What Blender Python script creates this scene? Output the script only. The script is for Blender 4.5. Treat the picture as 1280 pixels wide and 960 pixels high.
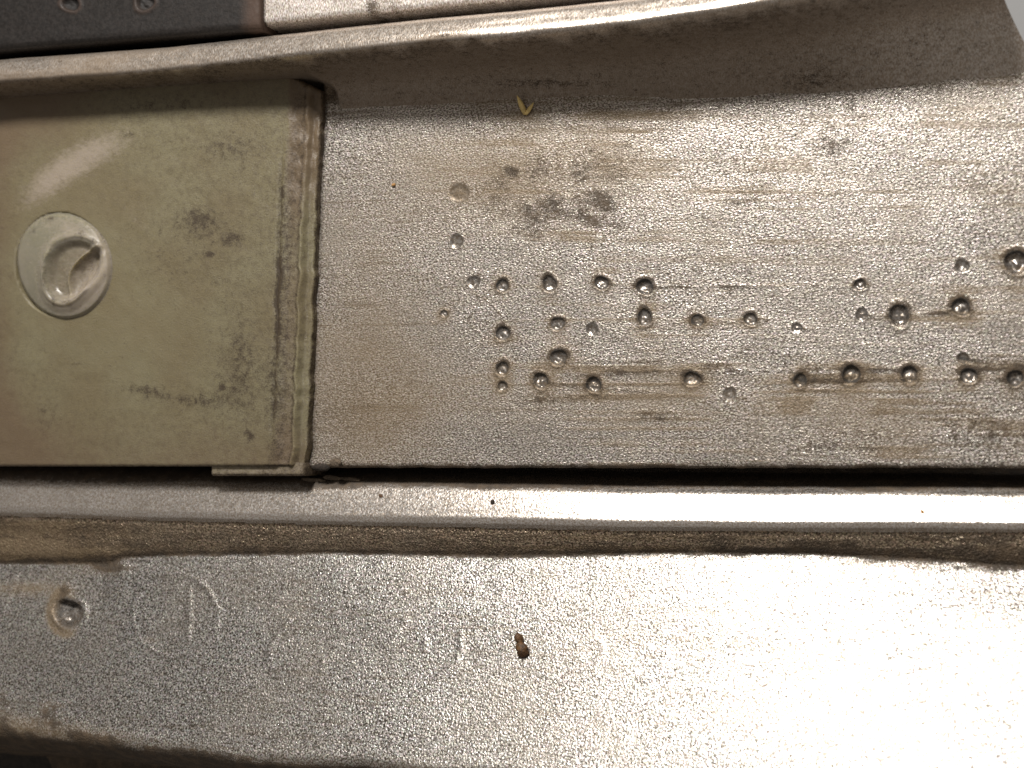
import bpy, math
import numpy as np

for o in list(bpy.data.objects):
    bpy.data.objects.remove(o, do_unlink=True)
scene = bpy.context.scene
C = scene.collection
scene.unit_settings.system = 'METRIC'
scene.unit_settings.scale_length = 0.001          # one unit is one millimetre
R = math.radians

# ------------------------------------------------------------------ camera
DIST = 45.0                                        # lens to plate, mm
cam_d = bpy.data.cameras.new('camera')
cam = bpy.data.objects.new('camera', cam_d)
C.objects.link(cam)
from mathutils import Vector
cam.location = Vector((0.36, -0.03, 1.0)).normalized() * DIST      # a little to the right and below, looking back at the plate
_z = cam.location.normalized()
_x = Vector((0, 1, 0)).cross(_z).normalized()
_y = _z.cross(_x)
from mathutils import Matrix
cam.rotation_euler = Matrix((_x, _y, _z)).transposed().to_euler()
cam_d.sensor_width = 36.0
cam_d.lens = 36.0 * DIST / 32.0
cam_d.clip_start = 0.5
cam_d.clip_end = 1000
cam_d.dof.use_dof = True
cam_d.dof.focus_distance = DIST
cam_d.dof.aperture_fstop = 0.12
scene.camera = cam

# ------------------------------------------------------------------ world + lamp
world = bpy.data.worlds.new('World')
scene.world = world
world.use_nodes = True
bg = world.node_tree.nodes['Background']
bg.inputs['Color'].default_value = (1.0, 0.92, 0.84, 1)
bg.inputs['Strength'].default_value = 0.22

lamp_d = bpy.data.lights.new('work_lamp', 'AREA')
lamp_d.shape = 'DISK'
lamp_d.size = 15.0
lamp_d.energy = 78000
lamp_d.color = (1.0, 0.965, 0.92)
lamp = bpy.data.objects.new('work_lamp', lamp_d)
C.objects.link(lamp)
lamp.location = (-3, 57, 54)
lamp.rotation_euler = (Vector((4, 0, 0)) - lamp.location).to_track_quat('-Z', 'Y').to_euler()

scene.view_settings.view_transform = 'Standard'
scene.view_settings.look = 'None'
scene.view_settings.gamma = 1.0
scene.view_settings.use_curve_mapping = False
scene.view_settings.exposure = 0.0
scene.render.engine = 'CYCLES'
scene.cycles.max_bounces = 6

# ------------------------------------------------------------------ numeric helpers
K = 40.0


_rot = np.array(cam.rotation_euler.to_matrix())
_cl = np.array(cam.location)


def at(U, V, z0):
    """where the sight line of an outline point meets the horizontal plane of height z0"""
    d = np.stack([(U - 640) / K / DIST, (480 - V) / K / DIST, np.full(np.shape(U), -1.0)], -1) @ _rot.T
    t = (z0 - _cl[2]) / d[..., 2]
    return _cl[0] + t * d[..., 0], _cl[1] + t * d[..., 1]


def px_of(X, Y, z0):
    """the outline coordinates of a point at height z0"""
    p = np.stack([X - _cl[0], Y - _cl[1], np.full(np.shape(X), z0 - _cl[2])], -1) @ _rot
    return 640 - p[..., 0] / p[..., 2] * DIST * K, 480 + p[..., 1] / p[..., 2] * DIST * K


def fac(z0):
    return (DIST - z0) / DIST / K


def hash2(ix, iy, seed):
    n = (ix.astype(np.int64) * 374761393 + iy.astype(np.int64) * 668265263 + seed * 1442695041) & 0x7fffffff
    n = ((n ^ (n >> 13)) * 1274126177) & 0x7fffffff
    n = n ^ (n >> 16)
    return (n & 0xffff) / 65535.0


def vnoise(x, y, seed=0):
    ix, iy = np.floor(x), np.floor(y)
    fx, fy = x - ix, y - iy
    fx = fx * fx * (3 - 2 * fx)
    fy = fy * fy * (3 - 2 * fy)
    a = hash2(ix, iy, seed); b = hash2(ix + 1, iy, seed)
    c = hash2(ix, iy + 1, seed); d = hash2(ix + 1, iy + 1, seed)
    return (a * (1 - fx) + b * fx) * (1 - fy) + (c * (1 - fx) + d * fx) * fy


def fbm(x, y, seed=0, octv=4):
    s = 0; amp = 0.5; t = 0
    for k in range(octv):
        s = s + amp * vnoise(x, y, seed + 17 * k); t += amp
        x = x * 2.03; y = y * 2.03; amp *= 0.5
    return s / t


def sst(a, b, x):
    t = np.clip((x - a) / (b - a), 0, 1)
    return t * t * (3 - 2 * t)


def blob(U, V, u, v, ru, rv=None, ang=0):
    rv = ru if rv is None else rv
    c, s = math.cos(R(ang)), math.sin(R(ang))
    du, dv = U - u, V - v
    a, b = du * c + dv * s, -du * s + dv * c
    return np.exp(-((a / ru) ** 2 + (b / rv) ** 2))


def seg_dist(U, V, pts):
    best = np.full(U.shape, 1e9)
    for (x0, y0), (x1, y1) in zip(pts[:-1], pts[1:]):
        dx, dy = x1 - x0, y1 - y0
        L = dx * dx + dy * dy + 1e-9
        t = np.clip(((U - x0) * dx + (V - y0) * dy) / L, 0, 1)
        best = np.minimum(best, np.hypot(U - x0 - t * dx, V - y0 - t * dy))
    return best


def pchip(xs, ys, x):
    """monotone-ish cubic interpolation"""
    xs = np.array(xs, float); ys = np.array(ys, float)
    h = np.diff(xs); d = np.diff(ys) / h
    m = np.zeros_like(ys)
    m[0], m[-1] = d[0], d[-1]
    for i in range(1, len(xs) - 1):
        if d[i - 1] * d[i] > 0:
            w1, w2 = 2 * h[i] + h[i - 1], h[i] + 2 * h[i - 1]
            m[i] = (w1 + w2) / (w1 / d[i - 1] + w2 / d[i])
    x = np.clip(x, xs[0], xs[-1])
    k = np.clip(np.searchsorted(xs, x, side='right') - 1, 0, len(xs) - 2)
    t = (x - xs[k]) / h[k]
    return ((2 * t**3 - 3 * t**2 + 1) * ys[k] + (t**3 - 2 * t**2 + t) * h[k] * m[k]
            + (-2 * t**3 + 3 * t**2) * ys[k + 1] + (t**3 - t**2) * h[k] * m[k + 1])


def steps(*spans):
    out = []
    for a, b, st in spans:
        n = max(1, int(round((b - a) / st)))
        out += list(np.linspace(a, b, n, endpoint=False))
    out.append(spans[-1][1])
    return np.array(out)


def tag(o, label=None, cat=None, group=None, kind=None):
    if label: o['label'] = label
    if cat: o['category'] = cat
    if group: o['group'] = group
    if kind: o['kind'] = kind
    return o


def mesh_obj(name, co, faces, mat, parent=None, attrs=None, normals=None, loc=None):
    if loc is None:
        lo, hi = co.min(0), co.max(0)
        loc = np.array([(lo[0] + hi[0]) / 2, (lo[1] + hi[1]) / 2, lo[2]])
    me = bpy.data.meshes.new(name)
    faces = np.asarray(faces, dtype=np.int32)
    nf, k = faces.shape
    me.vertices.add(len(co)); me.vertices.foreach_set('co', (co - loc).astype(np.float32).ravel())
    me.loops.add(nf * k); me.loops.foreach_set('vertex_index', faces.ravel())
    me.polygons.add(nf)
    me.polygons.foreach_set('loop_start', np.arange(0, nf * k, k, dtype=np.int32))
    me.polygons.foreach_set('use_smooth', np.ones(nf, dtype=bool))
    me.update(calc_edges=True)
    for an, av in (attrs or {}).items():
        a = me.attributes.new(an, 'FLOAT', 'POINT')
        a.data.foreach_set('value', av.astype(np.float32).ravel())
    if normals is not None:
        me.normals_split_custom_set_from_vertices(normals.tolist())
    me.materials.append(mat)
    ob = bpy.data.objects.new(name, me)
    C.objects.link(ob)
    if parent is not None:
        ob.parent = parent
        ploc = np.array(parent['_w'])
        if True:
            ob.location = loc - ploc
    else:
        ob.location = loc
    ob['_w'] = [float(v) for v in loc]
    return ob


def grid_obj(name, U, V, Z, z0, mat, parent=None, attrs=None, parts=None):
    """height field sheet; parts = [(name, material, face-mask function(Uc, Vc), label)] are cut out of it as child meshes"""
    X, Y = at(U, V, z0)
    X = np.minimum(X, x_cut(Y)) if name not in ('ground',) else X
    P = np.stack([X, Y, Z], -1)
    a = np.gradient(P, axis=1); b = np.gradient(P, axis=0)
    N = np.cross(b, a)
    N /= (np.linalg.norm(N, axis=-1, keepdims=True) + 1e-12)
    r, c = U.shape
    idx = np.arange(r * c).reshape(r, c)
    F = np.stack([idx[:-1, :-1], idx[1:, :-1], idx[1:, 1:], idx[:-1, 1:]], -1).reshape(-1, 4)
    Uc = (U[:-1, :-1] + U[1:, 1:]).ravel() / 2
    Vc = (V[:-1, :-1] + V[1:, 1:]).ravel() / 2
    P = P.reshape(-1, 3); N = N.reshape(-1, 3)
    att = {k: v.reshape(-1) for k, v in (attrs or {}).items()}
    own = np.full(len(F), -1)
    for i, p in enumerate(parts or []):
        own[p[2](Uc, Vc) & (own < 0)] = i

    def sub(sel, nm, mt, par):
        fs = F[sel]
        used, inv = np.unique(fs, return_inverse=True)
        return mesh_obj(nm, P[used], inv.reshape(fs.shape), mt, par,
                        {k: v[used] for k, v in att.items()}, N[used])
    main = sub(own == -1, name, mat, parent)
    for i, p in enumerate(parts or []):
        sel = own == i
        if sel.sum() == 0:
            continue
        o = sub(sel, p[0], p[1], main)
        if p[3]:
            o['label'] = p[3]
    return main


def skirt(U, V, Z, sides, depth, U_in=0):
    """add vertical walls (rows / columns repeated lower down)"""
    if 'b' in sides:
        U = np.vstack([U, U[-1:]]); V = np.vstack([V, V[-1:] + .4]); Z = np.vstack([Z, Z[-1:] * 0 + depth])
    if 't' in sides:
        U = np.vstack([U[:1], U]); V = np.vstack([V[:1] - .4, V]); Z = np.vstack([Z[:1] * 0 + depth, Z])
    if 'l' in sides:
        U = np.hstack([U[:, :1] - .4, U]); V = np.hstack([V[:, :1], V]); Z = np.hstack([Z[:, :1] * 0 + depth, Z])
    if 'r' in sides:
        U = np.hstack([U, U[:, -1:] + .4]); V = np.hstack([V, V[:, -1:]]); Z = np.hstack([Z, Z[:, -1:] * 0 + depth])
    return U, V, Z


def bevel(d, r, h):
    """drop of a rounded edge; d = distance from the edge in px"""
    t = np.clip(1 - d / r, 0, 1)
    return -h * (1 - np.sqrt(np.clip(1 - t * t, 0, 1)))


_cx, _cy = at(np.array([1253.0, 1388.0]), np.array([0.0, 240.0]), 0.6)


def x_cut(Y):
    """diagonal cut end of the assembly: one upright plane through all pieces"""
    return _cx[0] + (Y - _cy[0]) * (_cx[1] - _cx[0]) / (_cy[1] - _cy[0])


# ------------------------------------------------------------------ materials
class NT:
    def __init__(self, name):
        self.m = bpy.data.materials.new(name)
        self.m.use_nodes = True
        self.t = self.m.node_tree
        self.b = self.t.nodes['Principled BSDF']
        g = self.t.nodes.new('ShaderNodeNewGeometry')
        self.pos = g.outputs['Position']

    def link(self, a, b):
        self.t.links.new(a, b)

    def put(self, sock, v):
        if isinstance(v, bpy.types.NodeSocket):
            self.link(v, sock)
        else:
            if sock.type == 'RGBA' and len(v) == 3:
                v = (*v, 1)
            sock.default_value = v

    def mapping(self, scale=(1, 1, 1), rot=0, loc=(0, 0, 0)):
        n = self.t.nodes.new('ShaderNodeMapping')
        self.link(self.pos, n.inputs['Vector'])
        n.inputs['Scale'].default_value = scale
        n.inputs['Rotation'].default_value = (0, 0, R(rot))
        n.inputs['Location'].default_value = loc
        return n.outputs['Vector']

    def noise(self, scale, detail=3, rough=0.55, vec=None, col=False, dist=0.0):
        n = self.t.nodes.new('ShaderNodeTexNoise')
        self.link(vec if vec is not None else self.pos, n.inputs['Vector'])
        n.inputs['Scale'].default_value = scale
        n.inputs['Detail'].default_value = detail
        n.inputs['Roughness'].default_value = rough
        n.inputs['Distortion'].default_value = dist
        return n.outputs['Color' if col else 'Fac']

    def voronoi(self, scale, vec=None, out='Distance', feature='F1'):
        n = self.t.nodes.new('ShaderNodeTexVoronoi')
        n.feature = feature
        self.link(vec if vec is not None else self.pos, n.inputs['Vector'])
        n.inputs['Scale'].default_value = scale
        return n.outputs[out]

    def math(self, op, a, b=0.0, c=0.0, clamp=False):
        n = self.t.nodes.new('ShaderNodeMath')
        n.operation = op
        n.use_clamp = clamp
        for i, v in enumerate((a, b, c)):
            self.put(n.inputs[i], v)
        return n.outputs[0]

    def ramp(self, v, a, b, lo=0.0, hi=1.0):
        n = self.t.nodes.new('ShaderNodeMapRange')
        n.interpolation_type = 'SMOOTHSTEP'
        self.put(n.inputs['Value'], v)
        for k, x in (('From Min', a), ('From Max', b), ('To Min', lo), ('To Max', hi)):
            n.inputs[k].default_value = x
        return n.outputs['Result']

    def mix(self, f, a, b, mode='MIX'):
        n = self.t.nodes.new('ShaderNodeMix')
        n.data_type = 'RGBA'
        n.blend_type = mode
        self.put(n.inputs['Factor'], f)
        self.put(n.inputs['A'], a)
        self.put(n.inputs['B'], b)
        return n.outputs['Result']

    def lerp(self, f, a, b):
        n = self.t.nodes.new('ShaderNodeMix')
        n.data_type = 'FLOAT'
        self.put(n.inputs['Factor'], f)
        self.put(n.inputs['A'], a)
        self.put(n.inputs['B'], b)
        return n.outputs['Result']

    def attr(self, name):
        n = self.t.nodes.new('ShaderNodeAttribute')
        n.attribute_name = name
        return n.outputs['Fac']

    def bump(self, h, strength, dist, normal=None):
        n = self.t.nodes.new('ShaderNodeBump')
        n.inputs['Strength'].default_value = strength
        n.inputs['Distance'].default_value = dist
        self.put(n.inputs['Height'], h)
        if normal is not None:
            self.link(normal, n.inputs['Normal'])
        return n.outputs['Normal']

    def set(self, **kw):
        for k, v in kw.items():
            self.put(self.b.inputs[k.replace('_', ' ')], v)


def metal(name, base=(0.62, 0.578, 0.535), rough=0.40, metallic=0.85, gscale=18.0, gdist=0.012, gstr=1.0,
          stretch=(1, 1, 1), rot=0, chroma=0.38, streaks=0.25, speck=0.5, film=0.35, dirt_col=(0.044, 0.029, 0.016), stain_col=(0.21, 0.15, 0.085)):
    n = NT(name)
    gv = n.mapping(stretch, rot)
    g1 = n.noise(gscale, 2.5, 0.55, gv)
    g2 = n.noise(gscale * 0.4, 1, 0.5, gv)
    cell = n.voronoi(gscale * 1.25, gv, 'Color')
    sepc = n.t.nodes.new('ShaderNodeSeparateColor'); n.link(cell, sepc.inputs[0])
    hgt = n.math('MULTIPLY_ADD', g2, 0.12, g1)
    hgt = n.math('MULTIPLY_ADD', n.attr('dirt_shade'), n.math('MULTIPLY', g1, 1.5), hgt)
    # colour: faint chroma per grain, streaks along the rolling direction
    ncol = n.noise(gscale * 0.9, 1, 0.5, gv, col=True)
    col = n.mix(chroma, base, n.mix(0.55, ncol, (0.5, 0.5, 0.5)), 'OVERLAY')
    spk = n.ramp(n.noise(gscale * 1.15, 2, 0.6, gv), 0.37, 0.64)
    col = n.mix(1.0, col, n.mix(spk, ((1 - speck) * 1.0, (1 - speck) * 0.88, (1 - speck) * 0.76), (1 + speck * .6,) * 3), 'MULTIPLY')
    st = n.noise(1.0, 3, 0.6, n.mapping((0.07, 8.0, 1), 0))
    stf = n.math('MULTIPLY', n.ramp(st, 0.50, 0.66, 0.0, streaks), n.ramp(n.noise(1.6, 4, 0.65, n.mapping((0.5, 2.0, 1))), 0.42, 0.6))
    col = n.mix(stf, col, (0.17, 0.13, 0.09))
    big = n.noise(0.35, 4, 0.6)
    col = n.mix(n.ramp(big, 0.35, 0.75, 0, film), col, (0.40, 0.35, 0.29))
    # stain film and dirt, with the shade painted in with them
    stain_shade = n.attr('stain_shade'); dirt_shade = n.attr('dirt_shade')
    dn = n.math('MULTIPLY_ADD', n.noise(5.5, 6, 0.75, n.mapping((0.75, 1.25, 1))), 0.5, n.math('MULTIPLY', n.noise(26, 3, 0.65), 0.5))
    dfac = n.ramp(n.math('MULTIPLY_ADD', n.math('SUBTRACT', dn, 0.5), 3.6, dirt_shade), 0.22, 0.85, 0, 0.93)
    sfac = n.math('MULTIPLY', n.ramp(n.math('MULTIPLY_ADD', n.math('SUBTRACT', dn, 0.5), 0.9, stain_shade), 0.25, 0.95), 0.8)
    col = n.mix(sfac, col, stain_col)
    dcol = n.mix(n.ramp(n.noise(2.5, 3), 0.4, 0.65), dirt_col, tuple(c * 2.0 for c in dirt_col))
    col = n.mix(dfac, col, dcol)
    rg = n.math('ADD', n.math('MULTIPLY_ADD', sepc.outputs[0], 0.16, rough - 0.08), n.math('MULTIPLY', sfac, 0.2))
    rg = n.lerp(dfac, rg, 0.75)
    mt = n.lerp(n.math('MAXIMUM', dfac, n.math('MULTIPLY', sfac, 0.6)), metallic, 0.0)
    nrm = n.bump(hgt, gstr, gdist)
    n.set(Base_Color=col, Roughness=rg, Metallic=mt, Normal=nrm)
    return n.m


M_plate = metal('brushed_plate_metal', base=(0.60, 0.555, 0.51), film=0.5, rough=0.40, stretch=(0.8, 1.2, 1), rot=-12, streaks=0.6, speck=0.84, gdist=0.017, gscale=16.5)
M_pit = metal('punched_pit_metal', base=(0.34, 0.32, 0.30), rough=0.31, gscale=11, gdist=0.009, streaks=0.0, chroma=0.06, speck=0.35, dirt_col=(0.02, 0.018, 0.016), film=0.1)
M_lower = metal('flange_metal', base=(0.445, 0.428, 0.405), rough=0.34, gscale=15.5, gdist=0.0175, streaks=0.45, speck=0.84)
M_step = metal('grimy_step_metal', base=(0.42, 0.33, 0.24), rough=0.33, gscale=15.0, gdist=0.036, streaks=0.4, speck=0.85)
M_bead = metal('bead_metal', base=(0.66, 0.63, 0.60), rough=0.26, gscale=15, gdist=0.008, speck=0.3, streaks=0.0, chroma=0.15)
M_rail = metal('rail_metal', base=(0.62, 0.57, 0.52), rough=0.32, gscale=16, gdist=0.006, speck=0.3, stretch=(1.6, 0.6, 1), streaks=0.0,
               chroma=0.08, stain_col=(0.19, 0.14, 0.095))
M_pale = metal('pale_sheet_metal', base=(0.62, 0.58, 0.55), rough=0.55, gscale=15, gdist=0.012, metallic=0.45, stretch=(1.6, .6, 1), streaks=0.0)


def plain(name, col, rough=0.7, nscale=6.0, var=0.4, bdist=0.02, metallic=0.0, col2=None):
    n = NT(name)
    t = n.noise(nscale, 4, 0.6)
    c = n.mix(n.ramp(t, 0.3, 0.7), tuple(x * (1 - var) for x in col), col2 or tuple(x * (1 + var) for x in col))
    n.set(Base_Color=c, Roughness=rough, Metallic=metallic, Normal=n.bump(n.noise(nscale * 2, 4, 0.6), 0.7, bdist))
    return n.m


def plastic(name, base, base2, sss=0.35, rough=0.42, bdist=0.03, dirt_col=(0.045, 0.029, 0.015)):
    n = NT(name)
    big = n.noise(0.35, 3, 0.5)
    col = n.mix(n.ramp(big, 0.35, 0.65), base, base2)
    keep = n.math('SUBTRACT', 1.0, n.attr('glow_clean'))
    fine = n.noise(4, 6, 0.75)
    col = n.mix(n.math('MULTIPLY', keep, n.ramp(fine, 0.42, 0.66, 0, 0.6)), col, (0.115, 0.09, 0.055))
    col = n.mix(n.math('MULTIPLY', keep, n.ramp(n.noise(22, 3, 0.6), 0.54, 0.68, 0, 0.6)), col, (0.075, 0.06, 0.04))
    stain_shade = n.attr('stain_shade'); dirt_shade = n.attr('dirt_shade'); chalk = n.attr('chalk')
    dn = n.math('MULTIPLY_ADD', n.noise(4.5, 6, 0.75), 0.6, n.math('MULTIPLY', n.noise(20, 3, 0.6), 0.4))
    d2 = n.math('MULTIPLY_ADD', n.math('SUBTRACT', dn, 0.5), 3.2, dirt_shade)
    dfac = n.math('MULTIPLY', n.ramp(d2, 0.16, 0.85), 0.92)
    sfac = n.ramp(n.math('MULTIPLY_ADD', n.math('SUBTRACT', dn, 0.5), 0.9, stain_shade), 0.05, 0.8, 0, 0.85)
    cfac = n.ramp(n.math('MULTIPLY_ADD', n.math('SUBTRACT', n.noise(7, 5, 0.7, n.mapping((.7, 1.3, 1), 30)), 0.5), 1.2, chalk), 0.2, 1.0, 0, 0.75)
    col = n.mix(sfac, col, (0.15, 0.105, 0.065))
    col = n.mix(cfac, col, (0.36, 0.30, 0.24))
    col = n.mix(dfac, col, dirt_col)
    spk = n.ramp(n.noise(16, 3, 0.6), 0.70, 0.78, 0, 0.35)
    col = n.mix(spk, col, (0.34, 0.30, 0.22))
    h = n.math('MULTIPLY_ADD', dn, 1.0, n.math('MULTIPLY', n.noise(18, 3, 0.6), 0.5))
    n.set(Base_Color=col, Roughness=n.lerp(n.math('MAXIMUM', dfac, cfac), rough, 0.75),
          Subsurface_Weight=sss, Subsurface_Radius=(1.0, 0.95, 0.5), Subsurface_Scale=0.35,
          Normal=n.bump(h, 0.7, bdist))
    return n.m


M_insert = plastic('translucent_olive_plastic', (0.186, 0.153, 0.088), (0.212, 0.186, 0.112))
M_boss = plastic('translucent_pale_plastic', (0.235, 0.22, 0.16), (0.28, 0.25, 0.195), 0.6, 0.18, 0.006)
M_strip = metal('black_strip_material', base=(0.0125, 0.0095, 0.0078), rough=0.6, metallic=0.0, gscale=8, gdist=0.012, streaks=0,
                chroma=0.05, film=0.0, stain_col=(0.085, 0.05, 0.034), dirt_col=(0.012, 0.01, 0.009))
M_floor = plain('dark_channel_grime', (0.022, 0.017, 0.013), 0.85, 4, 0.4, 0.05)
M_grey = plain('plain_grey_surface', (0.30, 0.30, 0.30), 0.9, 3, 0.01, 0.002)

# ------------------------------------------------------------------ setting: surface under everything, dark floor of the channel
def slab(name, u0, u1, v0, v1, z, mat, z0=0.0, kind='structure', cut=False):
    us = np.linspace(u0, u1, 12); vs = np.linspace(v0, v1, 8)
    U, V = np.meshgrid(us, vs)
    if cut:
        U = u0 + (U - u0) / (u1 - u0) * (1240 - u0)
    o = grid_obj(name, U, V, U * 0 + z, z0, mat)
    return tag(o, kind=kind)


slab('ground', -2600, 3900, -2200, 3100, -6.0, M_grey)
slab('channel_floor', -300, 1300, -150, 1300, -2.6, M_floor, 0, 'structure', True)

# ------------------------------------------------------------------ plate with punched dots
def left_edge(V):
    base = np.interp(V, [60, 120, 300, 520, 560, 590], [404, 402, 395, 387, 387, 383])
    return base + 1.3 * (vnoise(V / 9.0, V * 0 + 3.3, 5) - 0.5) * 2


PITS = [  # u, v, radius, depth factor
    (592, 352, 9, .55), (628, 357, 9, .8), (687, 355, 11, .95), (752, 354, 10, 1.0), (806, 359, 12, 1.0),
    (629, 417, 10.5, .8), (697, 405, 10, .8), (740, 411, 9, .5), (806, 397, 11, .9), (872, 401, 9, .75),
    (938, 399, 9.5, .9), (996, 410, 7.5, .5), (698, 447, 12, .85), (628, 461, 9.5, .85), (628, 483, 7, .95),
    (676, 476, 11, 1.0), (742, 481, 11, 1.0), (865, 474, 11.5, .9), (912, 493, 10, .35), (1000, 476, 10, .8),
    (1064, 468, 13, 1.0), (1137, 468, 12, .9), (1204, 448, 9, .65), (1211, 470, 12, .9), (1269, 473, 12, .95),
    (1075, 356, 8.5, 1.0), (1077, 393, 9, .6), (1124, 394, 15, 1.0), (1201, 384, 13, .95), (1203, 332, 10, .6),
    (1270, 328, 17, .95), (574, 241, 14, .2), (571, 301, 10, .45), (555, 392, 5, 1.0),
]


def pit_height(U, V, u, v, r, d, k):
    e = 1 + 0.16 * (((k * 37) % 11) / 10 - 0.5)
    q = np.hypot((U - u) * e, (V - v) / e)
    ang = np.arctan2(V - v, U - u)
    q = q * (1 + 0.07 * np.sin(2 * ang + k) + 0.05 * np.sin(3 * ang + 2.1 * k)) / r
    q = q + 0.16 * (fbm(U / r * 1.3 + k * 7.7, V / r * 1.3 + k * 3.1, 200 + k, 2) - 0.5)
    bowl = -np.sqrt(np.clip(1.08 - np.minimum(q, 1.0) ** 2, 0, 2)) + math.sqrt(0.08)
    h = d * r / K * 0.80 * bowl * (1 - sst(0.9, 1.06, q))
    h += 0.05 * r / K * d * np.exp(-((q - 1.22) / 0.2) ** 2)
    h += (0.30 if (k * 7) % 5 < 3 else 0.12) * r / K * d * np.exp(-(np.hypot((U - u) / r, (V - v) / r - 0.1) / 0.45) ** 2)
    h += 0.22 * r / K * d * (fbm(U / r * 2.2 + k, V / r * 2.2, 300 + k, 2) - 0.5) * sst(1.1, 0.7, q)
    return h, q


us = steps((0, 12, 1.2), (12, 130, 5), (130, 1180, 1.35))
vs = steps((20, 120, 5), (120, 225, 4), (225, 312, 1.6), (312, 500, 1.3), (500, 572, 4), (572, 585, 1.0))
Ug, V = np.meshgrid(us, vs)
L = left_edge(V)
U = L + Ug / 1180.0 * (1400 - L)
Vb = V + 1.3 * (fbm(U / 11, U * 0 + 9.1, 3, 3) - 0.5) * sst(540, 585, V) * 2
V = Vb
Z = 0.05 * (fbm(U / 140, V / 90, 11, 3) - 0.5)
Z += 0.007 * (fbm(U / 26, V / 20, 21, 3) - 0.5)
Z += bevel(U - L, 9, 0.16)
Z += bevel(V[-1:, :] - V, 7, 0.15)
dirt_shade = np.zeros_like(U); stain_shade = np.zeros_like(U)
PITS = [(u, v, r * 0.84, d) for u, v, r, d in PITS]
for k, (u, v, r, d) in enumerate(PITS):
    h, q = pit_height(U, V, u, v, r, d, k)
    Z += h
    if d > 0.7:
        dirt_shade += 0.50 * np.exp(-((q - 1.25) / 0.28) ** 2) * sst(5, -12, V - v)
        dirt_shade += 0.30 * np.exp(-((q - 1.25) / 0.22) ** 2)
        stain_shade += 0.55 * np.exp(-(q / 1.9) ** 2) * sst(.8, 1.1, q)
        dirt_shade += 0.40 * sst(1.1, 0.8, q) * sst(0.1, -0.7, (V - v) / r) * d + 0.5 * np.exp(-((q - .98) / .16) ** 2) * sst(.75, .2, (V - v) / r)  # upper pit wall and rim darkened: shade painted in with the dirt
    if d <= 0.3:
        stain_shade += 0.30 * np.exp(-(q / 0.9) ** 2)
        dirt_shade += 0.30 * np.exp(-(q / 0.8) ** 2)
# streaks of grime trailing sideways from the dots
for pts, w, a in [([(800, 359), (1070, 357)], 4, .55), ([(640, 359), (690, 358)], 3, .4), ([(865, 403), (960, 400)], 5, .45),
                  ([(1080, 393), (1122, 397), (1205, 388), (1228, 390)], 5, .78), ([(990, 410), (1020, 412)], 4, .6),
                  ([(720, 468), (860, 466)], 6, .5), ([(690, 480), (830, 492)], 6, .4), ([(880, 464), (1290, 462)], 6, .66),
                  ([(700, 450), (830, 452)], 4, .45), ([(1000, 476), (1290, 474)], 5, .5), ([(1200, 448), (1290, 458)], 4, .55),
                  ([(590, 365), (612, 378), (627, 395), (630, 408)], 2.5, .55), ([(592, 385), (585, 405), (606, 422)], 2.5, .35),
                  ([(752, 354), (800, 357)], 3, .5), ([(540, 405), (560, 392), (572, 380)], 5, .35)]:
    dd = seg_dist(U, V, pts)
    dirt_shade += 0.80 * a * np.exp(-((dd + 2.5 * (fbm(U / 25, V / 25, 57, 2) - .5)) / (w * .55)) ** 2) * (0.4 + 1.0 * sst(.3, .65, fbm(U / 28, V / 7, 56, 3)))
    stain_shade += 0.28 * a * np.exp(-(dd / (w * 1.3)) ** 2) * sst(.3, .6, fbm(U / 40, V / 8, 55, 3))
for u, v, ru, rv, a, ang in [(1040, 182, 22, 15, .72, 20), (640, 212, 10, 6, .5, 0), (660, 265, 20, 6, .36, 60), (720, 270, 40, 8, .34, 10),
                             (735, 278, 12, 9, .45, 0), (590, 345, 25, 6, .4, 0), (755, 250, 16, 9, .5, 30), (690, 262, 70, 40, .12, 0),
                             (450, 256, 5, 4, .8, 0), (925, 255, 24, 12, .3, 0), (820, 520, 26, 7, .6, 5), (676, 500, 9, 7, .5, 0),
                             (700, 498, 60, 10, .35, 0), (760, 440, 80, 12, .25, 0), (1010, 558, 60, 6, .4, 0), (1180, 545, 120, 6, .4, 2),
                             (560, 590, 150, 12, .35, 0), (1170, 110, 16, 6, .5, 0), (1235, 225, 18, 5, .4, -20), (1060, 130, 10, 8, .4, 0),
                             (410, 120, 14, 10, .5, 0), (865, 215, 8, 6, .5, 0), (940, 95, 50, 10, .45, 0), (590, 410, 40, 40, .22, 0)]:
    dirt_shade += 0.85 * a * blob(U, V, u, v, ru * 1.15, rv * 1.2, ang)
dirt_shade += 0.30 * blob(U, V, 700, 245, 110, 60) * sst(.4, .65, fbm(U / 26, V / 18, 141, 4)) + 0.26 * sst(.5, .68, fbm(U / 60, V / 40, 143, 4))
stain_shade += 0.45 * blob(U, V, 440, 470, 130, 200) + 0.35 * blob(U, V, 760, 490, 380, 45) + 0.3 * blob(U, V, 1100, 540, 300, 50)
stain_shade += 0.40 * fbm(U / 120, V / 60, 131, 4) + 0.18 * sst(330, 180, V) * fbm(U / 40, V / 30, 133, 4)
stain_shade += 0.45 * blob(U, V, 680, 220, 200, 90) + 0.4 * sst(150, 95, V) * sst(1000, 600, U)
lines = sst(0.50, 0.68, fbm(U / 260, V / 5.0, 77, 3)) * sst(500, 760, U) * sst(.3, .6, fbm(U / 70, V / 30, 79, 3))
stain_shade += 0.35 * lines
dirt_shade += 0.30 * lines * sst(380, 450, V)
stain_shade += 0.95 * sst(136, 100, V + (U - 405) * 0.05 + 22 * (fbm(U / 60, V / 20, 151, 3) - .5))  # painted shade: browns the plate inside the rail's shadow band
dirt_shade += 0.75 * sst(7, 1, V[-1:, :] - V) + 0.5 * sst(5, 0, U - L)
dirt_shade *= (0.85 + 0.3 * fbm(U / 30, V / 30, 9, 2))


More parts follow.
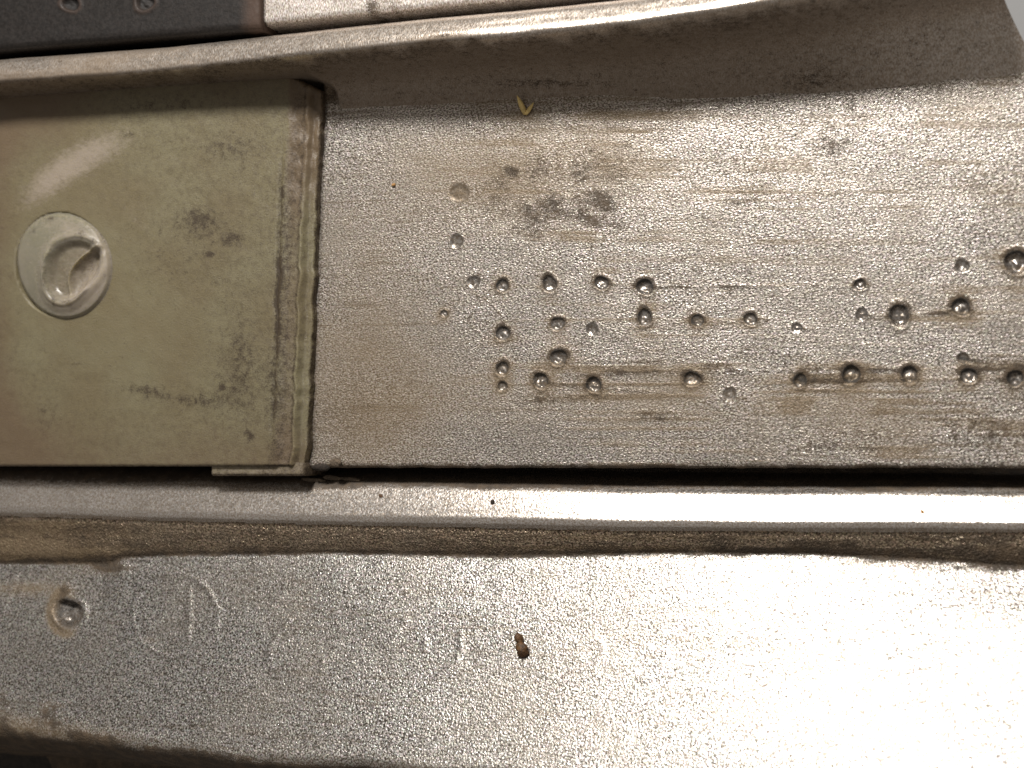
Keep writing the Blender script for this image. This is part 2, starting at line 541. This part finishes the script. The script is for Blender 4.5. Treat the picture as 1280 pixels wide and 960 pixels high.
def pit_mask(u, v, r):
    return lambda a, b: (a - u) ** 2 + (b - v) ** 2 < (r * 1.08) ** 2


U2, V2, Z2 = skirt(U, V, Z, 'lb', -1.9)
pad = lambda A: np.pad(A, ((0, 1), (1, 0)), mode='edge')
plate = grid_obj('metal_plate', U2, V2, Z2, 0, M_plate, None, {'dirt_shade': pad(dirt_shade), 'stain_shade': pad(stain_shade)},
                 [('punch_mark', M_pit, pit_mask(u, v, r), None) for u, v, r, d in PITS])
tag(plate, 'grainy silver metal plate with rows of small round punched dots', 'metal plate')

# ------------------------------------------------------------------ lower flange: rolled bead, grimy step and sloping face
def w_shift(U):          # how far the bead lines run down towards the right
    return np.interp(U, [-60, 0, 200, 400, 800, 1280, 1500], [-17, -16, -10, -5, 3, 5, 6])


def e_line(U):           # lower edge of the sloping face
    return np.interp(U, [-60, 0, 120, 300, 500, 650, 900, 1500], [915, 917, 927, 948, 963, 974, 992, 1030])


PROF = [(578, -2.4), (590, -1.9), (598, -1.15), (606, -.62), (613, -.38), (622, -.25), (632, -.12), (642, -.01), (650, .06), (655, .05), (659, -.05),
        (662, -.13), (665, -.15), (672, -.19), (684, -.29), (693, -.42), (697, -.48), (702, -.43), (712, -.32), (760, .20), (840, 1.00), (960, 2.28),
        (1100, 3.8)]
us = steps((-60, 40, 4), (40, 300, 2.2), (300, 1560, 3.0))
vs = steps((572, 600, 3), (600, 720, 1.6), (720, 850, 2.4), (850, 985, 3.0), (985, 1060, 6))
U, V = np.meshgrid(us, vs)
U = -60 + (U + 60) / 1620 * (1420 + 60)
wob = 1.8 * (fbm(U / 60, V * 0 + 1, 31, 3) - 0.5)
WLU, WLV = [-60, 0, 125, 145, 200, 400, 640, 800, 1000, 1150, 1280, 1400], [9, 9, 8, 0, -2, -5, 0, -4, -4, 4, 12, 16]
wl = np.interp(U, WLU, WLV)
shift = np.where(V < 662, w_shift(U) + wob, 0)
t_mid = sst(662, 697, V)
shift = (w_shift(U) + wob) * (1 - t_mid) + (wl + wob * 2) * t_mid * sst(800, 700, V)
Z = pchip([p[0] for p in PROF], [p[1] for p in PROF], V - shift)
Z += 0.03 * (fbm(U / 120, V / 70, 41, 3) - 0.5) * sst(600, 620, V)
Z += 0.004 * (fbm(U / 14, V / 9, 43, 2) - 0.5) * sst(664, 672, V)
EL = e_line(U) + 10 * (fbm(U / 40, U * 0 + 2, 51, 3) - 0.5)
d_e = EL - V
Z += np.where(d_e < 16, -0.0007 * np.clip(12 - d_e, 0, 200) ** 2, 0)
Z = np.maximum(Z, -2.5)
curl = 0.0017 * np.clip(U - 480, 0, 2000) ** 2 / 1600 * np.clip((V - 700) / 260, 0, 1.6)
Z += curl
# the big drilled dimple
hole = (85, 766, 17, 1.0)
h, q = pit_height(U, V, *hole, 3)
h = h * 1.6
Z += h
q2 = np.hypot((U - 85), (V - 766) / 1.15) / 17
dirt_shade = np.zeros_like(U); stain_shade = np.zeros_like(U)
dirt_shade += 0.7 * sst(1.0, .8, q2) * sst(6, -8, (V - 766) + .5 * (U - 85)) + 0.75 * blob(U, V, 80, 738, 10, 9) + 0.55 * np.exp(-((q2 - 1.15) / .22) ** 2) * sst(8, -12, U - 85)  # dimple's upper half carries painted shade; the rest is dirt round it
stain_shade += 0.9 * np.exp(-((q2 - 1.3) / .35) ** 2) * sst(20, -12, U - 85 - (V - 766) * 0.2)
dirt_shade += 1.5 * blob(U, V, 124, 706, 19, 10, 12) + 0.6 * blob(U, V, 150, 712, 40, 5)
stain_shade += 0.5 * blob(U, V, 120, 706, 60, 16)
# dirt in the step grooves plus shade painted up the bead
gl = 697 + wl
dirt_shade += 1.0 * np.exp(-((V - gl + 1 + 5 * (fbm(U / 20, U * 0, 64, 3) - .5)) / 4.2) ** 2) * (0.45 + 0.8 * fbm(U / 50, U * 0, 61, 3)) + 0.35 * sst(661, 668, V - w_shift(U)) * sst(4, -4, V - gl) * sst(.4, .6, fbm(U / 50, V / 10, 65, 3)) * (1 + .8 * sst(500, 1200, U))
dirt_shade += 0.60 * np.exp(-((V - gl - 6) / 7) ** 2) * sst(900, 1250, U) * fbm(U / 40, V / 3, 62, 3) * 1.5
stain_shade += 0.40 * sst(661, 668, V - w_shift(U)) * sst(4, -4, V - gl)
dirt_shade += 0.25 * sst(661, 668, V - w_shift(U)) * sst(4, -4, V - gl)
stain_shade += 0.45 * sst(300, 0, U) * sst(661, 668, V - w_shift(U)) * sst(4, -4, V - gl)
dirt_shade += 0.32 * np.exp(-((V - 661 - w_shift(U)) / 2.2) ** 2)
dirt_shade += 1.0 * sst(616, 605, V - w_shift(U) * 0.6 + 8 * (fbm(U / 60, U * 0, 66, 3) - .5))  # widens the gap's shade by darkening the bead's upper edge in colour
dirt_shade += 0.7 * blob(U, V, 395, 611, 55, 5, 0) + 0.7 * blob(U, V, 1090, 611, 60, 7) + .6 * blob(U, V, 610, 606, 70, 5)
stain_shade += 0.5 * blob(U, V, 330, 614, 160, 7)
# ragged grime on the lower edge
rag = 46 * (fbm(U / 34, V / 20, 71, 4) - 0.5)
dirt_shade += 1.35 * sst(12, -8, d_e - 6 * sst(400, 0, U) + rag * sst(460, 120, U) + 4)
dirt_shade += 0.72 * blob(U, V, 58, 888, 16, 16, 40) + 0.75 * blob(U, V, 4, 878, 12, 22) + .55 * blob(U, V, 80, 880, 14, 4, -20) + .35 * blob(U, V, 60, 905, 80, 14)
stain_shade += 0.5 * sst(40, 0, d_e)
stain_shade += 0.28 * sst(0.52, 0.66, fbm(U / 260, V / 7.0, 78, 3)) * sst(300, 700, U)
for u, v, ru, rv, a in [(1120, 845, 60, 5, .42), (1080, 860, 30, 4, .5), (700, 752, 300, 5, .3),
                        (190, 800, 18, 8, .45), (405, 713, 4, 2.5, .9), (508, 742, 5, 2.5, .9), (450, 742, 160, 4, .3), (240, 745, 200, 5, .25),
                        (40, 735, 60, 8, .4), (1250, 830, 50, 5, .45), (1010, 800, 40, 5, .3)]:
    (dirt_shade if a > .8 else stain_shade)[...] += a * blob(U, V, u, v, ru, rv)
stain_shade += 0.42 * sst(260, -40, U) * sst(700, 720, V)
# faint raised marks: a ring with strokes and worn characters
th = np.linspace(0, 2 * math.pi, 40)
ring = [(219 + 53 * math.cos(t), 770 + 51 * math.sin(t)) for t in th]
MARKS = [('embossed_ring', ring, 3.2, 'faint raised ring worn almost flat'),
         ('embossed_stroke', [(178, 790), (238, 738), (236, 800)], 3.0, None),
         ('embossed_stroke', [(176, 789), (262, 770)], 2.6, None),
         ('embossed_stroke', [(362, 774), (346, 792), (336, 812), (336, 830)], 3.4, None),
         ('embossed_stroke', [(405, 826), (400, 838)], 3.0, None),
         ('embossed_stroke', [(507, 775), (497, 790), (482, 806)], 3.8, None),
         ('embossed_stroke', [(532, 800), (530, 812)], 3.0, None),
         ('embossed_stroke', [(576, 792), (576, 812), (570, 830), (546, 846)], 3.8, None),
         ('embossed_stroke', [(632, 834), (612, 848)], 3.8, None),
         ('embossed_stroke', [(720, 806), (745, 796), (755, 812), (742, 832), (720, 850), (700, 852)], 4.0, None),
         ('embossed_stroke', [(805, 850), (825, 835), (832, 815)], 4.0, None)]
parts = [('bead', M_bead, lambda a, b: b - w_shift(a) < 661, None),
         ('step', M_step, lambda a, b: b < 696 + np.interp(a, WLU, WLV) + 6 * (fbm(a / 16, b / 16, 63, 3) - .5), None),
         ('punch_mark', M_pit, lambda a, b: ((a - 85) ** 2 + ((b - 766) / 1.1) ** 2) < 19 ** 2, 'large rust rimmed dimple in the sloping face')]
for nm, pts, w, lb in MARKS:
    dd = seg_dist(U, V, pts)
    Z += (0.018 if nm == 'embossed_ring' or pts[0][0] < 600 else 0.012) * np.exp(-(dd / w) ** 2) * (0.5 + 0.9 * fbm(U / 12, V / 12, 81, 2))
    parts.append((nm, M_lower, (lambda p, ww: lambda a, b: seg_dist(a, b, p) < ww)(pts, w * 1.1), lb))
# hairline scratch at the left
dd = seg_dist(U, V, [(22, 715), (18, 745), (2, 785), (-10, 800)])
Z -= 0.03 * np.exp(-(dd / 2.2) ** 2); Z += 0.022 * np.exp(-((dd - 5) / 3.0) ** 2)
base_z = pchip([p[0] for p in PROF], [p[1] for p in PROF], np.maximum(V, 700)) * sst(700, 760, V) + curl
flange = grid_obj('lower_flange', U, V, Z, base_z, M_lower, None, {'dirt_shade': dirt_shade, 'stain_shade': stain_shade}, parts)
tag(flange, 'silver sloping lower flange with bright rolled bead along its top', 'metal flange')

# ------------------------------------------------------------------ upper rail
def ins_top(U):
    return np.interp(U, [-60, 0, 200, 350, 362, 380, 400], [121, 116, 101, 92, 93, 102, 112])


def crest(U):
    return np.interp(U, [-60, 0, 100, 200, 330, 500, 640, 800, 1000, 1280, 1500], [90, 84, 77, 70, 57, 42, 31, 16, -12, -62, -104])


RP = [(-36, -1.2), (-28, .5), (-22, 1.30), (-16, 1.60), (-10, 1.72), (0, 1.82), (10, 1.89), (15, 1.90), (20, 1.80), (25, 1.40), (30, .95), (36, .58),
      (44, .32), (54, .15), (66, .045), (78, -.01), (92, -.06), (120, -.2)]
us = steps((-60, 1540, 3.2))
ss = steps((-36, -20, 2), (-20, 40, 1.4), (40, 120, 3))
U, S = np.meshgrid(us, ss)
wid = np.interp(U, [-60, 300, 700, 1280], [.82, .86, 1.0, 1.12])
wid = wid * (1 + 0.5 * sst(20, 60, S) * sst(600, 1280, U))
V = crest(U) + S * wid
Z = pchip([p[0] for p in RP], [p[1] for p in RP], S + 1.4 * (fbm(U / 50, U * 0 + 4, 91, 3) - 0.5) * sst(-30, 20, S))
Z *= 0.98 + 0.32 * sst(120, 620, U) + 0.30 * sst(600, 1280, U)
Z -= 2.2 * sst(-12, -4, V - ins_top(U)) * sst(386, 370, U)
Z += 0.05 * (fbm(U / 60, S / 20, 93, 3) - 0.5) + 0.03 * (fbm(U / 9, S / 7, 95, 2) - 0.5) * sst(600, 200, U)
dirt_shade = np.zeros_like(U); stain_shade = np.zeros_like(U)
lip = 20 + 5 * (fbm(U / 18, U * 0, 97, 3) - 0.5) * 2
stain_shade += 0.85 * sst(-4, 6, S - lip)
dirt_shade += 0.42 * np.exp(-((S - lip - 3) / 5) ** 2) * (fbm(U / 30, S / 9, 99, 3) + .5) + 0.2 * sst(0, 10, S - lip)
stain_shade += 0.75 * blob(U, V, 560, 50, 45, 8, -5) + 0.5 * blob(U, V, 470, 60, 70, 6, -5)
dirt_shade += 0.5 * blob(U, V, 565, 47, 30, 4, -5) + 0.6 * blob(U, V, 68, 74, 7, 10)
stain_shade += (0.75 * sst(380, 150, U)) * (0.5 + fbm(U / 30, V / 15, 98, 3)) * (1 - 0.8 * blob(U, V, 25, 78, 40, 9) - 0.6 * blob(U, V, 190, 72, 55, 8, -8))
dirt_shade += 0.6 * sst(-19, -27, S)
stain_shade *= (1 - 0.55 * sst(900, 1280, U))
dirt_shade += 0.4 * blob(U, V, 650, 86, 60, 4) + 0.3 * blob(U, V, 1000, 80, 40, 14)
rail = grid_obj('upper_rail', U, V, Z, 2.1, M_rail, None, {'dirt_shade': dirt_shade, 'stain_shade': stain_shade})
tag(rail, 'rounded silver rail with brown grime along its lower edge, across the top', 'metal rail')

# ------------------------------------------------------------------ black strip and pale sheet above the rail
def strip_bottom(U):
    return np.interp(U, [-60, 0, 325, 400], [68, 62, 36, 30])


us = steps((-60, 40, 8), (40, 230, 1.6), (230, 310, 8), (310, 325, 1.5)); ts = steps((-70, -20, 5), (-20, 20, 1.4), (20, 56, 5), (56, 64, 1.0))
U, T = np.meshgrid(us, ts)
V = np.where(T > 20, 20 + (T - 20) / 44 * (strip_bottom(U) - 20), T)
Z = 1.7 + 0.04 * (fbm(U / 60, V / 40, 101, 3) - 0.5) + bevel(strip_bottom(U) - V, 9, .22) + bevel(325 - U, 7, .12)
dirt_shade = np.zeros_like(U); stain_shade = np.zeros_like(U)
hp = []
for k, (u, v, r) in enumerate([(88, 4, 10), (181, 2, 11)]):
    h, q = pit_height(U, V, u, v, r, 1.0, k + 4)
    Z += h * 1.5
    stain_shade += .5 * np.exp(-((q - 1.15) / .5) ** 2); dirt_shade += 0.8 * (q < .8)
    hp.append(('hole', M_strip, pit_mask(u, v, r), None))
stain_shade += 0.75 * sst(285, 318, U) + 0.10 * fbm(U / 50, V / 40, 103, 3)
U2, V2, Z2 = skirt(U, V, Z, 'br', -1.0)
pad2 = lambda A: np.pad(A, ((0, 1), (0, 1)), mode='edge')
strip = grid_obj('black_strip', U2, V2, Z2, 1.7, M_strip, None, {'dirt_shade': pad2(dirt_shade), 'stain_shade': pad2(stain_shade)}, hp)
tag(strip, 'black strip with rust rimmed holes in the upper left corner', 'strip')

us = steps((329, 900, 4)); ts = steps((-70, 0, 6), (0, 20, 1.0))
U, T = np.meshgrid(us, ts)
pb = np.interp(U, [325, 660, 900], [31, -1, -24]) + 1.5 * (fbm(U / 12, U * 0, 105, 2) - .5)
V = -90 + (T + 70) / 90 * (pb + 90)
Z = 1.45 + 0.05 * (fbm(U / 40, V / 30, 107, 3) - .5) + bevel(pb - V, 8, .2)
dirt_shade = 0.95 * blob(U, V, 465, 8, 9, 9) + 0.45 * blob(U, V, 492, 4, 12, 9) + 0.4 * sst(5, 0, pb - V)
stain_shade = 0.15 + 0.4 * blob(U, V, 480, 5, 30, 12)
U2, V2, Z2 = skirt(U, V, Z, 'bl', -1.0)
sheet = grid_obj('pale_sheet', U2, V2, Z2, 1.45, M_pale, None, {'dirt_shade': pad(dirt_shade), 'stain_shade': pad(stain_shade)})
tag(sheet, 'pale grey metal sheet behind the rail, beside the black strip', 'metal sheet')

# ------------------------------------------------------------------ plastic insert with moulded boss
def ins_right(V):
    return left_edge(V) - 5.0 - 1.5 * sst(520, 560, V) + 1.2 * (vnoise(V / 13, V * 0 + 1.7, 8) - .5) * 2


us = steps((0, 200, 3), (200, 330, 3.4), (330, 392, 1.2)); vs = steps((0, 20, 2), (20, 470, 3), (470, 496, 1.3))
A, B = np.meshgrid(us, vs)
V = 95 + B
U = -60 + A / 392.0 * (ins_right(V) + 60)
bot = np.full_like(U, 583.0)
V = ins_top(U) + B / 496.0 * (bot - ins_top(U))
Rr = ins_right(V)
dr = Rr - U                                        # px from the right edge
Z = 0.50 + 0.05 * (fbm(U / 120, V / 120, 111, 2) - .5) + 0.03 * (fbm(U / 16, V / 16, 113, 3) - .5)
Z -= 0.07 * np.exp(-((dr - 41 - 1.2 * fbm(V / 14, V * 0, 3, 3)) / 2.0) ** 2) * sst(160, 260, V) * sst(560, 500, V)
Z -= 0.07 * sst(38, 28, dr)
Z += 0.05 * np.exp(-((dr - 15) / 1.6) ** 2) * sst(250, 300, V) - 0.16 * sst(14, 8, dr)
rough_zone = sst(40, 25, dr) * sst(330, 160, V)
Z += rough_zone * 0.2 * (fbm(U / 12, V / 20, 115, 4) - .5)
Z += bevel(dr, 4, .10) + bevel(bot - V, 4, .10) + bevel(V - ins_top(U), 6, .15)
bq = np.hypot((U - 77) / 60, (V - 331) / 70)
Z -= 1.6 * sst(0.93, 0.80, bq)
Z += 0.10 * np.exp(-(bq / 1.7) ** 2)
dirt_shade = np.zeros_like(U); stain_shade = np.zeros_like(U); chalk = np.zeros_like(U)
for u, v, ru, rv, a, ang in [(250, 275, 28, 16, .6, 10), (290, 298, 14, 9, .62, 0), (262, 318, 6, 4, .8, 0), (285, 185, 50, 22, .40, 0), (240, 320, 80, 50, .22, 0),
                             (180, 488, 30, 9, .56, 10), (240, 500, 45, 10, .48, 0), (305, 490, 40, 60, .3, 0), (312, 545, 5, 7, .75, 0), (160, 168, 10, 6, .5, 0),
                             (300, 430, 30, 60, .33, 0), (95, 455, 12, 4, .5, 0), (278, 485, 5, 4, .8, 0), (60, 520, 18, 20, .3, 0), (210, 130, 80, 16, .3, 0)]:
    dirt_shade += a * blob(U, V, u, v, ru, rv, ang)
dirt_shade += 0.85 * np.exp(-((dr - 40) / 3.2) ** 2) * sst(200, 280, V) * sst(530, 470, V) * (0.15 + 1.1 * sst(.35, .65, fbm(V / 22, U / 60, 4, 4)))
dirt_shade += 0.45 * np.exp(-((dr - 38) / 9) ** 2) * sst(140, 260, V) + 0.35 * np.exp(-((dr - 17) / 2.0) ** 2)
dirt_shade += 0.28 * sst(36, 28, dr) * sst(15, 19, dr)
dirt_shade += .5 * sst(4, 0, bot - V) + .6 * sst(5, 0, V - ins_top(U)) + .7 * sst(3, 0, dr)
stain_shade += 0.8 * rough_zone + 0.35 * sst(42, 30, dr) * sst(14, 20, dr) + 0.6 * sst(140, 40, U) * sst(250, 130, V) + 0.4 * sst(170, 90, V)
stain_shade += 0.5 * sst(120, 0, U) * sst(430, 560, V) + 0.5 * sst(40, -10, U) + 0.45 * sst(480, 590, V)
chalk += 0.85 * blob(U, V, 110, 195, 65, 22, -28) + .6 * blob(U, V, 55, 235, 45, 18, -40) + .3 * blob(U, V, 165, 270, 40, 8, 45)
chalk += .35 * sst(36, 30, dr) * sst(16, 20, dr) * sst(250, 350, V) + .6 * blob(U, V, 320, 588, 60, 5)
U2, V2, Z2 = skirt(U, V, Z, 'br', -1.9)
insert = grid_obj('plastic_insert', U2, V2, Z2, 0.50, M_insert, None, {'dirt_shade': pad2(dirt_shade), 'stain_shade': pad2(stain_shade), 'chalk': pad2(chalk),
                                                                    'glow_clean': pad2(np.clip(.9 * blob(U, V, 95, 340, 110, 150) + .6 * blob(U, V, 190, 420, 80, 80), 0, 1))})  # paler round the boss: light glowing through the plastic, painted as less dirt
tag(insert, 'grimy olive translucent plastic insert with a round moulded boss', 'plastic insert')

us = steps((263, 380, 3)); vs = steps((578, 595, 1.5))
U, V = np.meshgrid(us, vs)
Zt = 0.34 + 0.03 * (fbm(U / 16, V / 10, 117, 3) - .5) + bevel(595 - V, 4, .1) + bevel(U - 263, 3, .08) + bevel(380 - U, 4, .1)
dt = .25 + .5 * sst(590, 596, V) + .3 * sst(370, 380, U); ck = .55 * np.ones_like(U)
U2, V2, Z2 = skirt(U, V, Zt, 'br', -1.2)
grid_obj('tab', U2, V2, Z2, 0.34, M_insert, insert, {'dirt_shade': pad2(dt), 'stain_shade': pad2(dt), 'chalk': pad2(ck)})
# boss: polar mesh
nr, na = 90, 160
rr = np.concatenate([np.linspace(0, 1, nr), [1.012, 1.016]])
tt = np.linspace(0, 2 * math.pi, na)
Rg, Tg = np.meshgrid(rr, tt)                        # rows run round the boss
ca, sa = math.cos(R(-12)), math.sin(R(-12))
wobr = 1 + 0.02 * np.sin(2 * Tg + 1) + 0.015 * np.sin(3 * Tg + 2)
a_, b_ = Rg * np.cos(Tg) * 58 * wobr, Rg * np.sin(Tg) * 69 * wobr
# concentrate rings about the recess
cx, cy = 15 * (1 - Rg), 6 * (1 - Rg)
U = 77 + (a_ * ca - b_ * sa) + cx
V = 331 + (a_ * sa + b_ * ca) + cy
q = np.minimum(Rg, 1)
Z = 0.64 + 0.34 * (1 - q ** 2.2) - 0.10 * sst(.93, 1.0, q)
Z += 0.02 * (fbm(U / 12, V / 12, 121, 3) - .5)
c2, s2 = math.cos(R(28)), math.sin(R(28))
du, dv = U - 92, V - 337
e1, e2 = du * c2 + dv * s2, -du * s2 + dv * c2
qe = np.hypot(e1 / 31, e2 / 42) * (1 + .05 * np.sin(3 * np.arctan2(e2, e1) + .5))
Z -= 0.30 * sst(1.05, 0.70, qe)
du, dv = U - 105, V - 339
e1b, e2b = du * c2 + dv * s2, -du * s2 + dv * c2
e1b = e1b - 0.006 * e2b ** 2 + 3
qb = np.hypot(e1b / 9, e2b / 30) * (1 + .08 * np.sin(2 * np.arctan2(e2b, e1b)))
Z -= 0.30 * sst(1.5, 0.2, qb)
Z += 0.10 * np.exp(-((qb - 1.25) / .18) ** 2) * sst(6, -8, e1b)
Z += 0.05 * (fbm(U / 12, V / 12, 123, 3) - .5) * sst(1.5, 1.0, qe)
lipm = sst(1.0, 1.1, qe) * sst(1.35, 1.15, qe)
Z += 0.05 * lipm + 0.12 * np.exp(-((qe - 1.0) / .1) ** 2) * sst(5, 20, dv - du)
Z[:, -2] = 0.52; Z[:, -1] = 0.1
dirt_shade = 0.35 * np.exp(-((qe - .98) / .07) ** 2) * sst(-10, 25, V - 337 - (U - 92)) + .35 * np.exp(-((Rg - .985) / .015) ** 2) * (fbm(U / 14, V / 14, 5, 2) + .2) + .25 * sst(1.0, .4, qb)  # boss edge ringed with painted contact shade; recess rim and slot darkened
for u, v, r_ in [(105, 293, 7), (119, 300, 4), (125, 307, 4), (44, 288, 5), (62, 274, 8), (48, 376, 3), (70, 380, 3), (38, 377, 4)]:
    dirt_shade += .45 * blob(U, V, u, v, r_)
chalk = .25 + .6 * blob(U, V, 110, 360, 30, 45, 30) + .3 * np.exp(-((qe - 1.15) / .25) ** 2) + .3 * blob(U, V, 75, 280, 30, 12)
stain_shade = 0.1 + 0.3 * sst(1.05, .8, qe)
def rec_mask(a, b):
    x, y = a - 92, b - 337
    return np.hypot((x * c2 + y * s2) / 31, (-x * s2 + y * c2) / 42) < 1.0
boss = grid_obj('boss', U, V, Z, 0.72, M_boss, insert, {'dirt_shade': dirt_shade, 'stain_shade': stain_shade, 'chalk': chalk, 'glow_clean': np.full_like(U, .8)},
                [('recess', M_boss, rec_mask, None)])
boss['label'] = 'pale round moulded boss with a curved recess in its middle'

# ------------------------------------------------------------------ loose bits
def crumb(name, u, v, z, ru, rv, h, ang, mat, seed, label, cat, group=None):
    nu, nv = 18, 10
    f = fac(z)
    co = []; fs = []
    for i in range(nv + 1):
        ph = math.pi * i / nv
        for j in range(nu):
            t = 2 * math.pi * j / nu
            x, y, w = math.sin(ph) * math.cos(t), math.sin(ph) * math.sin(t), math.cos(ph)
            k = 0.62 + 0.75 * float(fbm(np.array([x * 1.6 + w * 1.1 + 5]), np.array([y * 1.6 - w * .8 + 5]), seed, 3)[0])
            co.append((x * ru * f * k, y * rv * f * k, w * h * k))
    for i in range(nv):
        for j in range(nu):
            a = i * nu + j; b = i * nu + (j + 1) % nu
            fs.append((a, a + nu, b + nu, b))
    co = np.array(co)
    c, s = math.cos(R(ang)), math.sin(R(ang))
    co[:, :2] = np.stack([co[:, 0] * c - co[:, 1] * s, co[:, 0] * s + co[:, 1] * c], -1)
    X, Y = at(np.array(float(u)), np.array(float(v)), z + h * 0.5)
    co += np.array([float(X), float(Y), z + h * 0.55])
    o = mesh_obj(name, co, fs, mat)
    return tag(o, label, cat, group)


M_brown = plain('brown_crumb', (0.10, 0.05, 0.018), 0.5, 9, 0.6, 0.05)
M_black = plain('black_grime', (0.03, 0.022, 0.016), 0.85, 8, 0.5, 0.06)
M_tan = plain('tan_crust', (0.12, 0.09, 0.062), 0.85, 8, 0.5, 0.06)
M_yellow = plain('yellow_flake', (0.80, 0.60, 0.24), 0.55, 6, 0.25, 0.01)
M_orange = plain('orange_speck', (0.45, 0.24, 0.08), 0.6, 6, 0.3, 0.01)


def face_z(u, v):
    s = float(np.interp(u, [-60, 1400], [0, 0]))
    return float(pchip([p[0] for p in PROF], [p[1] for p in PROF], np.array([v - s]))[0])


c1 = crumb('dirt_crumb', 653, 812, face_z(653, 812) + .06, 8, 9, .16, 20, M_brown, 3, 'brown crumb lying alone on the sloping lower flange', 'crumb')
zc = face_z(650, 799) + .06
o2 = crumb('lobe', 649, 799, zc, 5, 8, .13, 25, M_brown, 8, None, None)
w = np.array(o2.location) - np.array(c1.location); o2.parent = c1; o2.location = w
crumb('grime_lump', 402, 583, -.12, 14, 6, .10, 0, M_black, 12, 'black grime lump at the foot of the plastic and plate seam', 'grime')
crumb('grime_flake', 420, 578, .02, 8, 6, .10, 0, M_tan, 15, 'tan flake stuck on the bottom left corner of the dotted plate', 'flake')
for k, (u, v, ru, rv, lb) in enumerate([(392, 600, 14, 3.5, 'flat tan crust bit under the seam, leftmost of the crust on the bead'),
                                        (415, 597, 10, 4, 'tan crust bit in the gap, second from the seam'),
                                        (438, 599, 12, 3, 'thin tan crust bit in the gap, farthest right of the crust')]):
    crumb('dirt_crust', u, v, -.56, ru * 1.3, rv * .8, .03, -4, M_tan, 20 + k, lb, 'crust', 'crust on the bead')
for k, (u, v, r_, mt, lb) in enumerate([(616, 628, 4, M_black, 'black speck on the bright bead near its middle'),
                                        (1153, 640, 3.2, M_orange, 'orange speck on the bright bead towards the right'),
                                        (476, 620, 3.5, M_brown, 'small brown speck on the bead right of the seam'),
                                        (492, 231, 3.0, M_orange, 'small yellow brown speck on the plate above the dots')]):
    zz = 0.02 if v < 580 else face_z(u, v - float(w_shift(np.array([u]))[0]))
    crumb('speck', u, v, zz - .02, r_ * .7, r_ * .9, .05, 30 * k, mt, 30 + k, lb, 'speck', 'loose specks')

# yellow flake: two leaf-shaped blades joined at the foot
def blade(tip, foot, w, lift):
    tip = np.array(tip, float); foot = np.array(foot, float)
    d = tip - foot; n = np.array([-d[1], d[0]]) / np.hypot(*d)
    f = fac(0.1); top = []; bot = []
    for t in np.linspace(0, 1, 7):
        ww = w * (math.sin(math.pi * (0.18 + 0.82 * t)) ** 0.8 if t < 1 else 0.04)
        for s in (-1, 0, 1):
            p = foot + d * t + n * s * ww
            z = 0.06 + lift * t + (0.05 if s == 0 else 0)
            X, Y = at(np.array(p[0]), np.array(p[1]), 0.1)
            top.append((float(X), float(Y), z))
            bot.append((float(X), float(Y), z - 0.035))
    co = np.array(top + bot); m = len(top); fs = []
    for i in range(6):
        for s in range(2):
            a = i * 3 + s
            fs.append((a, a + 3, a + 4, a + 1)); fs.append((m + a, m + a + 1, m + a + 4, m + a + 3))
        for s, fl in ((0, 0), (2, 1)):
            a = i * 3 + s
            q_ = (a, m + a, m + a + 3, a + 3)
            fs.append(q_ if not fl else q_[::-1])
    fs.append((0, 1, m + 1, m)); fs.append((1, 2, m + 2, m + 1))
    return co, fs


co, fs = blade((649, 121), (656, 143), 3.4, .22)
flake = mesh_obj('yellow_flake', co, fs, M_yellow)
tag(flake, 'tiny yellow two pronged flake on the plate under the rail', 'flake')
co, fs = blade((668, 129), (656, 143), 2.4, .12)
mesh_obj('prong', co, fs, M_yellow, flake)

for o in bpy.data.objects:
    if '_w' in o:
        del o['_w']
